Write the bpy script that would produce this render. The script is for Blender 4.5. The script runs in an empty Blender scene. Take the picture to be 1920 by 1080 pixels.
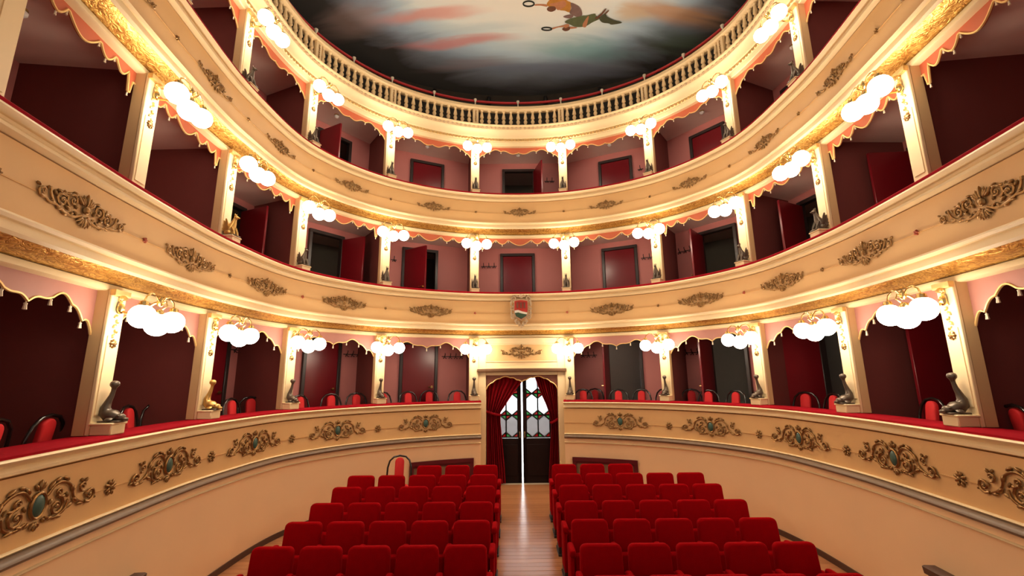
import bpy, bmesh, math, random
from mathutils import Vector, Matrix
random.seed(7)
scene = bpy.context.scene
COL = scene.collection
PI = math.pi
H0 = 2.15                       # height of the camera above the stalls floor at the door

# ------------------------------------------------------------------ camera
def make_camera():
    pitch, yaw, roll = .199054, -.000597, -.009723
    fwd = Vector((math.sin(yaw)*math.cos(pitch), math.cos(yaw)*math.cos(pitch), math.sin(pitch)))
    right = Vector((math.cos(yaw), -math.sin(yaw), 0)); up = right.cross(fwd)
    c, s = math.cos(roll), math.sin(roll)
    r2 = c*right + s*up; u2 = -s*right + c*up
    cam = bpy.data.cameras.new('camera'); ob = bpy.data.objects.new('camera', cam); COL.objects.link(ob)
    m = Matrix((r2, u2, -fwd)).transposed().to_4x4(); m.translation = (-.18014, 0, H0)
    ob.matrix_world = m
    cam.sensor_width = 36; cam.lens = 827.576/1920*36; cam.clip_start = .05; cam.clip_end = 100
    scene.camera = ob
make_camera()

# ------------------------------------------------------------------ world, daylight, exposure
w = bpy.data.worlds.new('world'); scene.world = w; w.use_nodes = True
bg = w.node_tree.nodes['Background']
bg.inputs[0].default_value = (1.0, .86, .74, 1); bg.inputs[1].default_value = .30
vs = scene.view_settings
vs.view_transform = 'Standard'; vs.look = 'None'; vs.gamma = 1; vs.use_curve_mapping = False; vs.exposure = 0.42
cy = scene.cycles
cy.max_bounces = 6; cy.diffuse_bounces = 5; cy.glossy_bounces = 3; cy.transmission_bounces = 4; cy.transparent_max_bounces = 8
cy.caustics_reflective = False; cy.caustics_refractive = False
GLOBE_E = 17.6
def area_light(name, loc, rot, sx, sy, power, col):
    l = bpy.data.lights.new(name, 'AREA'); l.shape = 'RECTANGLE'; l.size = sx; l.size_y = sy; l.energy = power; l.color = col
    o = bpy.data.objects.new(name, l); COL.objects.link(o); o.location = loc; o.rotation_euler = rot
    return o
area_light('street_daylight', (0, 12.0, 1.45), (-PI/2, 0, 0), 1.7, 2.6, 60, (.93, .97, 1.0))
area_light('vestibule_daylight', (0, 11.0, 2.6), (math.radians(48), 0, 0), 1.4, 1.0, 170, (.93, .97, 1.0))

# ------------------------------------------------------------------ materials
MATS = {}
def mat(name, col, rough=.5, metal=0, var=.0, vscale=6, bump=0, bscale=40, sheen=0, spec=.5, emit=0, objrand=0, coat=0):
    m = bpy.data.materials.new(name); m.use_nodes = True; MATS[name] = m
    nt = m.node_tree; N = nt.nodes; L = nt.links; b = N['Principled BSDF']
    b.inputs['Base Color'].default_value = (*col, 1); b.inputs['Roughness'].default_value = rough
    b.inputs['Metallic'].default_value = metal; b.inputs['Specular IOR Level'].default_value = spec
    if coat: b.inputs['Coat Weight'].default_value = coat; b.inputs['Coat Roughness'].default_value = .15
    if sheen:
        b.inputs['Sheen Weight'].default_value = sheen; b.inputs['Sheen Roughness'].default_value = .4
        b.inputs['Sheen Tint'].default_value = (1, .06, .07, 1)
    if emit:
        b.inputs['Emission Color'].default_value = (*col, 1); b.inputs['Emission Strength'].default_value = emit
    if var or bump or objrand:
        tc = N.new('ShaderNodeTexCoord')
        if var:
            n = N.new('ShaderNodeTexNoise'); n.inputs['Scale'].default_value = vscale; n.inputs['Detail'].default_value = 5
            L.new(tc.outputs['Object'], n.inputs['Vector'])
            mx = N.new('ShaderNodeMix'); mx.data_type = 'RGBA'
            mx.inputs[6].default_value = tuple(max(0, c*(1-var)) for c in col)+(1,)
            mx.inputs[7].default_value = tuple(min(1, c*(1+var)) for c in col)+(1,)
            L.new(n.outputs['Fac'], mx.inputs[0]); out = mx.outputs[2]
            if objrand:
                oi = N.new('ShaderNodeObjectInfo'); hv = N.new('ShaderNodeHueSaturation')
                mr = N.new('ShaderNodeMapRange'); mr.inputs[3].default_value = 1-objrand; mr.inputs[4].default_value = 1+objrand
                L.new(oi.outputs['Random'], mr.inputs[0]); L.new(mr.outputs[0], hv.inputs['Value']); L.new(out, hv.inputs['Color']); out = hv.outputs[0]
            L.new(out, b.inputs['Base Color'])
        if bump:
            n2 = N.new('ShaderNodeTexNoise'); n2.inputs['Scale'].default_value = bscale; n2.inputs['Detail'].default_value = 3
            L.new(tc.outputs['Object'], n2.inputs['Vector'])
            bp = N.new('ShaderNodeBump'); bp.inputs['Strength'].default_value = bump; bp.inputs['Distance'].default_value = .01
            L.new(n2.outputs['Fac'], bp.inputs['Height']); L.new(bp.outputs[0], b.inputs['Normal'])
    return m
mat('cream', (.82, .63, .36), .45, var=.04)
mat('panel', (.74, .45, .19), .5, var=.05, vscale=2.5)
mat('pillar_side_shade', (.62, .41, .20), .5, var=.05); mat('stalls_plaster', (.95, .66, .38), .55, var=.05, vscale=2)
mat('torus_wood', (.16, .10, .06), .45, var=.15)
mat('velvet', (.29, .0005, .003), .95, sheen=.10, var=.18, vscale=14, spec=.04)
mat('velvet_rail', (.28, .003, .010), .85, sheen=.08, var=.1, spec=.06)
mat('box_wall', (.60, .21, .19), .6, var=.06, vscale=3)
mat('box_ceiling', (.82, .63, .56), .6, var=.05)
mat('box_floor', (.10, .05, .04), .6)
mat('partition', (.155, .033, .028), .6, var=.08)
mat('corridor', (.20, .17, .125), .7, var=.05)
mat('door_red', (.17, .005, .010), .28, var=.1, vscale=2)
mat('door_frame', (.035, .022, .020), .4)
mat('brass', (.80, .55, .22), .25, 1)
mat('gilt', (.31, .17, .06), .30, .75, var=.35, vscale=30)
mat('gilt_bright', (.75, .50, .20), .35, .7, var=.2, vscale=30)
mat('cord', (.62, .36, .14), .5, .2)
mat('bronze', (.12, .09, .065), .36, .5, var=.3, vscale=25)
mat('gold_statue', (.55, .33, .10), .35, .7, var=.3, vscale=25)
mat('valance_red', (.47, .105, .045), .55, var=.08); mat('valance_rose', (.40, .17, .135), .55, var=.10)
mat('trim_gold', (.85, .56, .22), .4, .35)
mat('tassel', (.80, .66, .48), .5)
mat('cameo_green', (.045, .10, .075), .35, var=.3, vscale=20)
mat('rosette_red', (.45, .10, .05), .5)
mat('rail_red', (.48, .02, .025), .45)
mat('egg_tan', (.62, .44, .26), .45); mat('post_white', (.80, .72, .58), .45)
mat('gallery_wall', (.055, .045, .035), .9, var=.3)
mat('black_iron', (.015, .013, .012), .4)
mat('bentwood', (.012, .009, .008), .16, spec=.7)
mat('chair_pad', (.60, .010, .012), .75, sheen=.2)
mat('wood_floor', (.43, .185, .08), .17, var=.22, vscale=9, bump=.05, bscale=30, objrand=.10)
mat('baseboard', (.085, .040, .026), .45)
mat('dark_wood', (.11, .010, .014), .35, var=.2)
mat('niche_back', (.20, .11, .055), .6)
mat('door_wood', (.014, .005, .004), .55, var=.2, spec=.15)
mat('came', (.012, .010, .010), .4)
mat('portal_brown', (.13, .06, .025), .45)
mat('pelmet_brown', (.20, .060, .032), .5, var=.1)
mat('curtain', (.24, .003, .008), .85, sheen=.12, var=.15, vscale=10, spec=.1)
mat('fixture_white', (.75, .70, .65), .4)
mat('shield_red', (.50, .035, .02), .45)
mat('shield_white', (.78, .72, .62), .5)
mat('shield_green', (.035, .08, .04), .5)
mat('stone', (.50, .36, .22), .6, var=.15, vscale=20)
mat('picture_yellow', (.35, .22, .04), .6, var=.5, vscale=5)
mat('sill_wood', (.55, .45, .32), .5, var=.15)
mat('pavement', (.6, .6, .6), .8); mat('street_plaster', (.82, .82, .80), .8, var=.05)
mat('gilt_pier', (.42, .22, .07), .4, .5, var=.3, vscale=8)
def glass_mat(name, col, trans=.75):
    m = bpy.data.materials.new(name); m.use_nodes = True; MATS[name] = m
    nt = m.node_tree; N = nt.nodes; L = nt.links; N.remove(N['Principled BSDF'])
    t = N.new('ShaderNodeBsdfTransparent'); t.inputs[0].default_value = (*col, 1)
    tl = N.new('ShaderNodeBsdfTranslucent'); tl.inputs[0].default_value = (*col, 1)
    gl = N.new('ShaderNodeBsdfGlossy'); gl.inputs['Roughness'].default_value = .1
    m1 = N.new('ShaderNodeMixShader'); m1.inputs[0].default_value = 1-trans
    L.new(t.outputs[0], m1.inputs[1]); L.new(tl.outputs[0], m1.inputs[2])
    m2 = N.new('ShaderNodeMixShader'); m2.inputs[0].default_value = .05
    L.new(m1.outputs[0], m2.inputs[1]); L.new(gl.outputs[0], m2.inputs[2])
    L.new(m2.outputs[0], N['Material Output'].inputs[0])
glass_mat('glass_clear', (.92, .94, .96)); glass_mat('glass_grey', (.42, .40, .40), .6)
glass_mat('glass_red', (.40, .05, .045)); glass_mat('glass_green', (.12, .33, .16))
def globe_mat():
    m = bpy.data.materials.new('opal_globe'); m.use_nodes = True; MATS['opal_globe'] = m
    b = m.node_tree.nodes['Principled BSDF']
    b.inputs['Base Color'].default_value = (.9, .88, .84, 1); b.inputs['Roughness'].default_value = .2
    b.inputs['Emission Color'].default_value = (1, .86, .66, 1); b.inputs['Emission Strength'].default_value = GLOBE_E
globe_mat()
def frieze_mat():
    m = bpy.data.materials.new('gold_frieze'); m.use_nodes = True; MATS['gold_frieze'] = m
    nt = m.node_tree; N = nt.nodes; L = nt.links; b = N['Principled BSDF']
    uv = N.new('ShaderNodeUVMap'); uv.uv_map = 'UVMap'
    mp = N.new('ShaderNodeMapping'); mp.inputs['Scale'].default_value = (6, 9, 1); L.new(uv.outputs[0], mp.inputs[0])
    n = N.new('ShaderNodeTexNoise'); n.inputs['Scale'].default_value = 2.2; n.inputs['Detail'].default_value = 2; n.inputs['Distortion'].default_value = 2.5
    L.new(mp.outputs[0], n.inputs['Vector'])
    r = N.new('ShaderNodeValToRGB'); e = r.color_ramp.elements
    e[0].position = .40; e[0].color = (.48, .22, .045, 1); e[1].position = .60; e[1].color = (.78, .47, .12, 1)
    L.new(n.outputs['Fac'], r.inputs[0]); L.new(r.outputs[0], b.inputs['Base Color'])
    bp = N.new('ShaderNodeBump'); bp.inputs['Strength'].default_value = .5; bp.inputs['Distance'].default_value = .012
    L.new(n.outputs['Fac'], bp.inputs['Height']); L.new(bp.outputs[0], b.inputs['Normal'])
    b.inputs['Metallic'].default_value = .75; b.inputs['Roughness'].default_value = .30
frieze_mat()
def ceiling_paint():
    m = bpy.data.materials.new('painted_sky'); m.use_nodes = True; MATS['painted_sky'] = m
    nt = m.node_tree; N = nt.nodes; L = nt.links; b = N['Principled BSDF']; b.inputs['Roughness'].default_value = .7
    b.inputs['Specular IOR Level'].default_value = .2
    tc = N.new('ShaderNodeTexCoord')
    mp = N.new('ShaderNodeMapping'); mp.inputs['Scale'].default_value = (.34, 1.7, 1); L.new(tc.outputs['Object'], mp.inputs[0])
    wn = N.new('ShaderNodeTexNoise'); wn.inputs['Scale'].default_value = 1.3; wn.inputs['Detail'].default_value = 6; wn.inputs['Distortion'].default_value = .6
    L.new(mp.outputs[0], wn.inputs['Vector'])
    warp = N.new('ShaderNodeVectorMath'); warp.operation = 'MULTIPLY_ADD'
    sub = N.new('ShaderNodeVectorMath'); sub.operation = 'SUBTRACT'; sub.inputs[1].default_value = (.5, .5, .5)
    L.new(wn.outputs['Color'], sub.inputs[0]); L.new(sub.outputs[0], warp.inputs[0]); warp.inputs[1].default_value = (1.5, .62, 0)
    L.new(tc.outputs['Object'], warp.inputs[2]); V = warp.outputs[0]
    def radial(cx, cy, rx, ry):
        a = N.new('ShaderNodeVectorMath'); a.operation = 'SUBTRACT'; a.inputs[1].default_value = (cx, cy, 0); L.new(V, a.inputs[0])
        d = N.new('ShaderNodeVectorMath'); d.operation = 'MULTIPLY'; d.inputs[1].default_value = (1/rx, 1/ry, 0); L.new(a.outputs[0], d.inputs[0])
        l = N.new('ShaderNodeVectorMath'); l.operation = 'LENGTH'; L.new(d.outputs[0], l.inputs[0]); return l.outputs['Value']
    r = N.new('ShaderNodeValToRGB'); cr = r.color_ramp
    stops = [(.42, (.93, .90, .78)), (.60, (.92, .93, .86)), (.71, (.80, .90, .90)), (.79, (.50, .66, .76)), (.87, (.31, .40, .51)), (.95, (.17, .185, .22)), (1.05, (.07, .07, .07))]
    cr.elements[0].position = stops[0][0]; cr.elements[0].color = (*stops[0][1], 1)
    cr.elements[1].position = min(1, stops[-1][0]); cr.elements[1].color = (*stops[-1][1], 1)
    for p, c in stops[1:-1]:
        e = cr.elements.new(p); e.color = (*c, 1)
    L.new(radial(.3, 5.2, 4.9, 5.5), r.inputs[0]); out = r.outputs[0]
    for (cx, cy, rx, ry, c, k) in [(-1.9, 8.42, 1.5, .22, (.78, .28, .22), .7), (-1.5, 9.12, 1.6, .17, (.68, .24, .22), .75), (-3.6, 8.3, .9, .5, (.50, .36, .34), .5),
                                   (1.6, 9.35, 1.6, .35, (.20, .42, .45), .7), (3.4, 8.2, 1.1, .35, (.68, .36, .16), .8), (-.9, 8.85, 1.3, .16, (.60, .74, .78), .6),
                                   (2.6, 8.35, .5, .3, (.72, .52, .30), .7), (.6, 9.9, 2.2, .3, (.22, .25, .36), .6), (-1.2, 9.75, 1.6, .2, (.30, .22, .23), .5), (3.6, 8.9, .9, .4, (.12, .18, .13), .7)]:
        mr = N.new('ShaderNodeMapRange'); mr.interpolation_type = 'SMOOTHSTEP'
        mr.inputs[1].default_value = 1.15; mr.inputs[2].default_value = .25; mr.inputs[3].default_value = 0; mr.inputs[4].default_value = k
        L.new(radial(cx, cy, rx, ry), mr.inputs[0])
        mx = N.new('ShaderNodeMix'); mx.data_type = 'RGBA'; L.new(mr.outputs[0], mx.inputs[0]); L.new(out, mx.inputs[6]); mx.inputs[7].default_value = (*c, 1); out = mx.outputs[2]
    L.new(out, b.inputs['Base Color'])
ceiling_paint()
def plain_paint(name, c): mat(name, c, .7, var=.2, vscale=12, spec=.2)
for n_, c_ in dict(fig_skin=(.55, .24, .12), fig_orange=(.55, .25, .05), fig_brown=(.18, .08, .045), fig_mauve=(.24, .15, .13), fig_green=(.13, .15, .07), fig_green_dark=(.085, .09, .05), fig_wreath=(.03, .035, .03)).items(): plain_paint(n_, c_)

# ------------------------------------------------------------------ mesh helper
class MB:
    def __init__(s): s.v = []; s.f = []; s.uv = None
    def add(s, v, f, M=None):
        k = len(s.v)
        if M is not None: v = [tuple(M @ Vector(p)) for p in v]
        s.v += [tuple(p) for p in v]; s.f += [tuple(i+k for i in q) for q in f]; return s
    def box(s, c, d, M=None):
        x, y, z = c; a, b, h = d[0]/2, d[1]/2, d[2]/2
        v = [(x+i*a, y+j*b, z+k*h) for i in (-1, 1) for j in (-1, 1) for k in (-1, 1)]
        return s.add(v, [(0,1,3,2), (4,6,7,5), (0,4,5,1), (2,3,7,6), (0,2,6,4), (1,5,7,3)], M)
    def rbox(s, c, d, r, seg=2, M=None):
        bm = bmesh.new(); bmesh.ops.create_cube(bm, size=1)
        for q in bm.verts: q.co = Vector((q.co.x*d[0], q.co.y*d[1], q.co.z*d[2]))
        bmesh.ops.bevel(bm, geom=list(bm.edges), offset=r, segments=seg, affect='EDGES', profile=.6)
        bm.verts.index_update(); v = [tuple(q.co+Vector(c)) for q in bm.verts]; f = [tuple(q.index for q in p.verts) for p in bm.faces]; bm.free()
        return s.add(v, f, M)
    def tube(s, pts, r, n=6, sq=(1, 1), M=None, closed=False):
        P = [Vector(p) for p in pts]; m = len(P); R = r if isinstance(r, (list, tuple)) else [r]*m
        v = []; f = []; up = Vector((0, 1, 0)); prev = None
        for i in range(m):
            if closed: t = P[(i+1) % m]-P[i-1]
            else: t = P[min(i+1, m-1)]-P[max(i-1, 0)]
            if t.length < 1e-9: t = Vector((0, 0, 1))
            t.normalize()
            a = up - t*up.dot(t) if prev is None else prev - t*prev.dot(t)
            if a.length < 1e-3: a = Vector((1, 0, 0)) - t*t.x
            a.normalize(); prev = a; b = t.cross(a)
            for k in range(n):
                g = 2*PI*k/n; v.append(tuple(P[i]+R[i]*(math.cos(g)*sq[0]*a+math.sin(g)*sq[1]*b)))
        for i in range(m if closed else m-1):
            j = (i+1) % m
            for k in range(n): f.append((i*n+k, i*n+(k+1) % n, j*n+(k+1) % n, j*n+k))
        if not closed: f += [tuple(range(n-1, -1, -1)), tuple(range((m-1)*n, m*n))]
        return s.add(v, f, M)
    def lathe(s, prof, n=12, M=None, c=(0, 0, 0)):
        v = []; f = []; m = len(prof)
        for r, z in prof:
            for k in range(n):
                g = 2*PI*k/n; v.append((c[0]+r*math.cos(g), c[1]+r*math.sin(g), c[2]+z))
        for i in range(m-1):
            for k in range(n): f.append((i*n+k, i*n+(k+1) % n, (i+1)*n+(k+1) % n, (i+1)*n+k))
        f += [tuple(range(n-1, -1, -1)), tuple(range((m-1)*n, m*n))]
        return s.add(v, f, M)
    def ell(s, c, r, n=8, m=5, M=None, rot=None):
        v = []; f = []
        Q = rot.to_3x3() if rot else None
        def pt(x, y, z):
            q = Vector((x*r[0], y*r[1], z*r[2]))
            if Q: q = Q @ q
            return (c[0]+q.x, c[1]+q.y, c[2]+q.z)
        v.append(pt(0, 0, -1))
        for i in range(1, m):
            a = -PI/2+PI*i/m
            for k in range(n):
                g = 2*PI*k/n; v.append(pt(math.cos(a)*math.cos(g), math.cos(a)*math.sin(g), math.sin(a)))
        v.append(pt(0, 0, 1)); top = len(v)-1
        for k in range(n):
            f.append((0, 1+(k+1) % n, 1+k)); f.append((top, 1+(m-2)*n+k, 1+(m-2)*n+(k+1) % n))
        for i in range(m-2):
            for k in range(n): f.append((1+i*n+k, 1+i*n+(k+1) % n, 1+(i+1)*n+(k+1) % n, 1+(i+1)*n+k))
        return s.add(v, f, M)
    def prism(s, poly, y0, y1, M=None):         # polygon in (x, z), extruded along y
        n = len(poly); v = [(x, y0, z) for x, z in poly]+[(x, y1, z) for x, z in poly]
        f = [tuple(range(n)), tuple(range(2*n-1, n-1, -1))]+[(i, i+n, (i+1) % n+n, (i+1) % n) for i in range(n)]
        return s.add(v, f, M)
    def bend(s, s0, o):
        s.v = [(*P(s0+x, o-y), z) for x, y, z in s.v]; return s
    def shift(s, d): s.v = [(x+d[0], y+d[1], z+d[2]) for x, y, z in s.v]; return s
    def mesh(s, name, material, smooth=40):
        me = bpy.data.meshes.new(name); me.from_pydata(s.v, [], s.f)
        if s.uv is not None:
            ul = me.uv_layers.new(name='UVMap')
            for lp in me.loops: ul.data[lp.index].uv = s.uv[lp.vertex_index]
        bm = bmesh.new(); bm.from_mesh(me); bmesh.ops.recalc_face_normals(bm, faces=bm.faces); bm.to_mesh(me); bm.free()
        me.materials.append(MATS[material])
        if smooth:
            me.polygons.foreach_set('use_smooth', [True]*len(me.polygons)); me.set_sharp_from_angle(angle=math.radians(smooth))
        me.update(); return me
    def build(s, name, material, parent=None, smooth=40, loc=None, rotz=0):
        return place(s.mesh(name, material, smooth), name, parent, loc, rotz)
def place(me, name, parent=None, loc=None, rotz=0):
    o = bpy.data.objects.new(name, me); COL.objects.link(o)
    if parent: o.parent = parent
    if loc: o.location = loc
    if rotz: o.rotation_euler = (0, 0, rotz)
    return o
def tag(o, label=None, cat=None, group=None, kind=None):
    if label: o['label'] = label
    if cat: o['category'] = cat
    if group: o['group'] = group
    if kind: o['kind'] = kind
    return o
def thing(name, label, cat, loc=(0, 0, 0), rotz=0, group=None):
    o = bpy.data.objects.new(name, None); COL.objects.link(o); o.empty_display_size = .1
    o.location = loc; o.rotation_euler = (0, 0, rotz); return tag(o, label, cat, group)
def dup(root, loc, rotz, label=None, parent=None):
    r = root.copy(); COL.objects.link(r); r.location = loc; r.rotation_euler = (0, 0, rotz)
    if parent: r.parent = parent
    if label: r['label'] = label
    for ch in list(root.children):
        c = ch.copy(); COL.objects.link(c); c.parent = r
        for g in list(ch.children):
            d = g.copy(); COL.objects.link(d); d.parent = c
    return r

# ------------------------------------------------------------------ horseshoe plan
PIL = [(1, 9.3576), (2.7239, 8.568), (3.768, 7.212), (3.9948, 5.598), (3.8649, 4.0647), (3.62, 2.60), (3.3, 1.0)]
pts = [(-x, y) for x, y in PIL[::-1]]+PIL
def catmull(pts, n=60):
    p = [(2*pts[0][0]-pts[1][0], 2*pts[0][1]-pts[1][1])]+pts+[(2*pts[-1][0]-pts[-2][0], 2*pts[-1][1]-pts[-2][1])]
    out = []
    for i in range(1, len(p)-2):
        a, b, c, d = p[i-1:i+3]
        for k in range(n):
            t = k/n
            out.append(tuple(.5*(2*b[j]+(c[j]-a[j])*t+(2*a[j]-5*b[j]+4*c[j]-d[j])*t*t+(3*b[j]-a[j]-3*c[j]+d[j])*t**3) for j in (0, 1)))
    out.append(p[-2]); return out
CV = catmull(pts); SS = [0]
for a, b in zip(CV, CV[1:]): SS.append(SS[-1]+math.dist(a, b))
S_END = SS[-1]/2; SS = [q-S_END for q in SS]
SP = [SS[60*(6+k+1)] for k in range(7)]          # arc length of pillar 1..7 (one side)
import bisect
def C0(s):
    s = max(-S_END, min(S_END, s)); i = max(1, min(len(SS)-1, bisect.bisect_left(SS, s)))
    t = (s-SS[i-1])/(SS[i]-SS[i-1]); a, b = CV[i-1], CV[i]
    return (a[0]+(b[0]-a[0])*t, a[1]+(b[1]-a[1])*t)
def tang(s):
    a, b = C0(s-.06), C0(s+.06); l = math.dist(a, b); return ((b[0]-a[0])/l, (b[1]-a[1])/l)
def P(s, o=0):                                   # o > 0 points into the hall
    c = C0(s); t = tang(s); e = s-max(-S_END, min(S_END, s))
    return (c[0]+o*t[1]+e*t[0], c[1]-o*t[0]+e*t[1])
def rz(s): t = tang(s); return math.atan2(t[1], t[0])
def frame(s, o, z): p = P(s, o); return Matrix.Translation((p[0], p[1], z)) @ Matrix.Rotation(rz(s), 4, 'Z')
def srange(s0, s1, ds=.09): n = max(2, int(abs(s1-s0)/ds)+1); return [s0+(s1-s0)*i/(n-1) for i in range(n)]
def sweep(prof, s0, s1, ds=.09, mb=None):        # closed profile (o, z_rel) swept along the plan
    mb = mb or MB(); n = len(prof); ss = srange(s0, s1, ds); k0 = len(mb.v); v = []; f = []; uv = []
    per = [0]
    for a, b in zip(prof, prof[1:]): per.append(per[-1]+math.dist(a, b))
    for s in ss:
        for (o, z), l in zip(prof, per): v.append((*P(s, o), z+H0)); uv.append((s, l))
    for i in range(len(ss)-1):
        for k in range(n): f.append((i*n+k, i*n+(k+1) % n, (i+1)*n+(k+1) % n, (i+1)*n+k))
    f += [tuple(range(n)), tuple(range((len(ss)-1)*n, len(ss)*n))]
    if mb.uv is None: mb.uv = []
    mb.add(v, f); mb.uv += uv; return mb
T = [0, 2.25, 4.50]                              # rise of the tiers
TW = ['ground-tier', 'middle-tier', 'top-tier']
ORD = ['', 'first', 'second', 'third', 'fourth', 'fifth', 'sixth', 'seventh']
def side(b): return 'left' if b < 0 else 'right'
def baytxt(t, b):
    return f'central {TW[t]} box' if b == 0 else f'{ORD[abs(b)]} {TW[t]} box {side(b)} of the centre'
def bay(b):
    if b == 0: return -SP[0], SP[0]
    if b > 0: return SP[b-1], SP[b]
    return -SP[-b], -SP[-b-1]
def pil_s(i): return math.copysign(SP[abs(i)-1], i)
def piltxt(t, i): return f'{ORD[abs(i)]} {TW[t]} pillar {side(i)} of the centre'

# ================================================================== SETTING
SLOPE = .053
def fz(y): return -SLOPE*(9.3-y)                 # raked stalls floor (absolute height)
def half_width(y):                               # half width of the stalls at depth y
    best = .9
    for s in srange(0, S_END, .05):
        p = P(s, .15)
        if abs(p[1]-y) < .04: best = max(best, p[0])
    return best
fl = MB(); fl.box((0, 5.6, -.05), (8.4, 9.2, .06), Matrix.Translation((0, 0, 0)))
fl.v = [(x, y, z+fz(y)) for x, y, z in fl.v]
floor = tag(fl.build('floor', 'wood_floor', smooth=0), 'raked orange-brown plank floor of the stalls', 'floor', kind='structure')
plank_me = MB().box((0, 0, 0), (1, 1, 1)).mesh('plank', 'wood_floor', 0)
y = 2.2
while y < 9.50:
    wd = .105; hw = half_width(y+wd/2)+.02
    if y > 9.2: hw = .78
    o = place(plank_me, 'plank', floor); o.location = (0, y+wd/2, fz(y+wd/2)-.01+random.uniform(-.0007, .0007)); o.scale = (2*hw, wd-.004, .02); o.rotation_euler = (math.atan(SLOPE), 0, 0)
    y += wd
tag(MB().box((0, 9.74, -.045), (1.5, .5, .11)).build('trim_1', 'sill_wood', smooth=0), 'pale worn wooden sill under the glazed entrance doors', 'door sill', kind='structure')

# lower wall of the stalls
for sg, nm in ((-1, 'left'), (1, 'right')):
    a, b = (-S_END, -.87) if sg < 0 else (.87, S_END)
    wl = sweep([(.0, -1.2), (.205, -1.2), (.205, -1.262), (.20, -1.29), (.19, -1.33), (.175, -2.75), (.0, -2.75)], a, b)
    tag(wl.build(f'wall_{nm}', 'stalls_plaster', smooth=35), f'smooth peach-cream curved stalls wall on the {nm} under the box fronts', 'wall', kind='structure')
    bb = MB(); ss = srange(a, b); v = []; f = []
    for s in ss:
        for o, h in ((.17, 0), (.195, 0), (.195, .075), (.17, .075)):
            p = P(s, o); v.append((*p, fz(p[1])+h))
    for i in range(len(ss)-1):
        for k in range(4): f.append((i*4+k, i*4+(k+1) % 4, i*4+4+(k+1) % 4, i*4+4+k))
    bb.add(v, f)
    tag(bb.build(f'baseboard_{nm}', 'baseboard', smooth=0), f'dark brown baseboard along the {nm} curved stalls wall', 'baseboard', kind='structure')

# box floors, ceilings, corridor walls
ZF = [-1.20, .98, 3.23, 5.60]; ZC = [.90, 3.135, 5.42]
for t in range(3):
    segs = [(-S_END, S_END)] if t else [(-S_END, -.9), (.9, S_END)]
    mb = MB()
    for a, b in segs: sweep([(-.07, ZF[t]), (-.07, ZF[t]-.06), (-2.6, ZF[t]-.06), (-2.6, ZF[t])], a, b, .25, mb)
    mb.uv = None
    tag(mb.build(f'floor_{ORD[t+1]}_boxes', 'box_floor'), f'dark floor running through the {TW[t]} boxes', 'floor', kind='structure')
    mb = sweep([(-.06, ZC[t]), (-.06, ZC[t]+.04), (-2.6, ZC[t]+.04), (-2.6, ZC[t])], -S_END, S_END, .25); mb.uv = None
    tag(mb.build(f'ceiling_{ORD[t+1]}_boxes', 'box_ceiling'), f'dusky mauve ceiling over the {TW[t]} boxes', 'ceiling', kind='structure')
    for a, b, nm in (((-S_END, S_END, ''),) if t else ((-S_END, -1.0, 'left'), (1.0, S_END, 'right'))):
        mb = sweep([(-2.45, ZF[t]), (-2.45, ZC[t]), (-2.5, ZC[t]), (-2.5, ZF[t])], a, b, .25); mb.uv = None
        tag(mb.build(f'wall_corridor_{ORD[t+1]}{"_"+nm if nm else ""}', 'corridor'), f'dim beige corridor wall behind the {TW[t]} boxes' + (f' on the {nm}' if nm else ''), 'wall', kind='structure')
BD = 1.25                                        # depth of a box
# back walls with door openings: (x0, x1, state, hinge, angle)
DO = {(0,-1): (-.36, .50, 0, '', 0), (0,-2): (-.06, .74, 0, '', 0), (0,-3): (.0, .80, 0, '', 0), (0,1): (-.46, .36, 1, 'l', 86), (0,2): (-.62, .18, 1, 'l', 80), (0,3): (-.80, .0, 1, 'l', 102), (0,4): (-.74, .0, 1, 'l', 80),
      (1,0): (-.47, .38, 0, '', 0), (1,-1): (-.40, .45, 1, 'l', 58), (1,1): (-.43, .40, 0, '', 0), (1,-2): (-.14, .64, 1, 'r', 105), (1,2): (-.58, .22, 1, 'l', 80), (1,-3): (.0, .80, 1, 'r', 75), (1,3): (-.80, .0, 1, 'l', 72), (1,4): (-.74, .0, 1, 'l', 90),
      (2,0): (-.41, .44, 1, 'r', 104), (2,-1): (-.29, .55, 0, '', 0), (2,1): (-.40, .42, 0, '', 0), (2,-2): (-.14, .66, 1, 'l', 80), (2,2): (-.58, .22, 0, '', 0), (2,-3): (.0, .8, 0, '', 0), (2,3): (-.8, .0, 0, '', 0)}
dn = 1
def bay_frame(b, o=-BD):
    a, c = bay(b); A, B = Vector(P(a, o)), Vector(P(c, o)); return (A+B)/2, math.atan2((B-A).y, (B-A).x), (B-A).length
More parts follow.
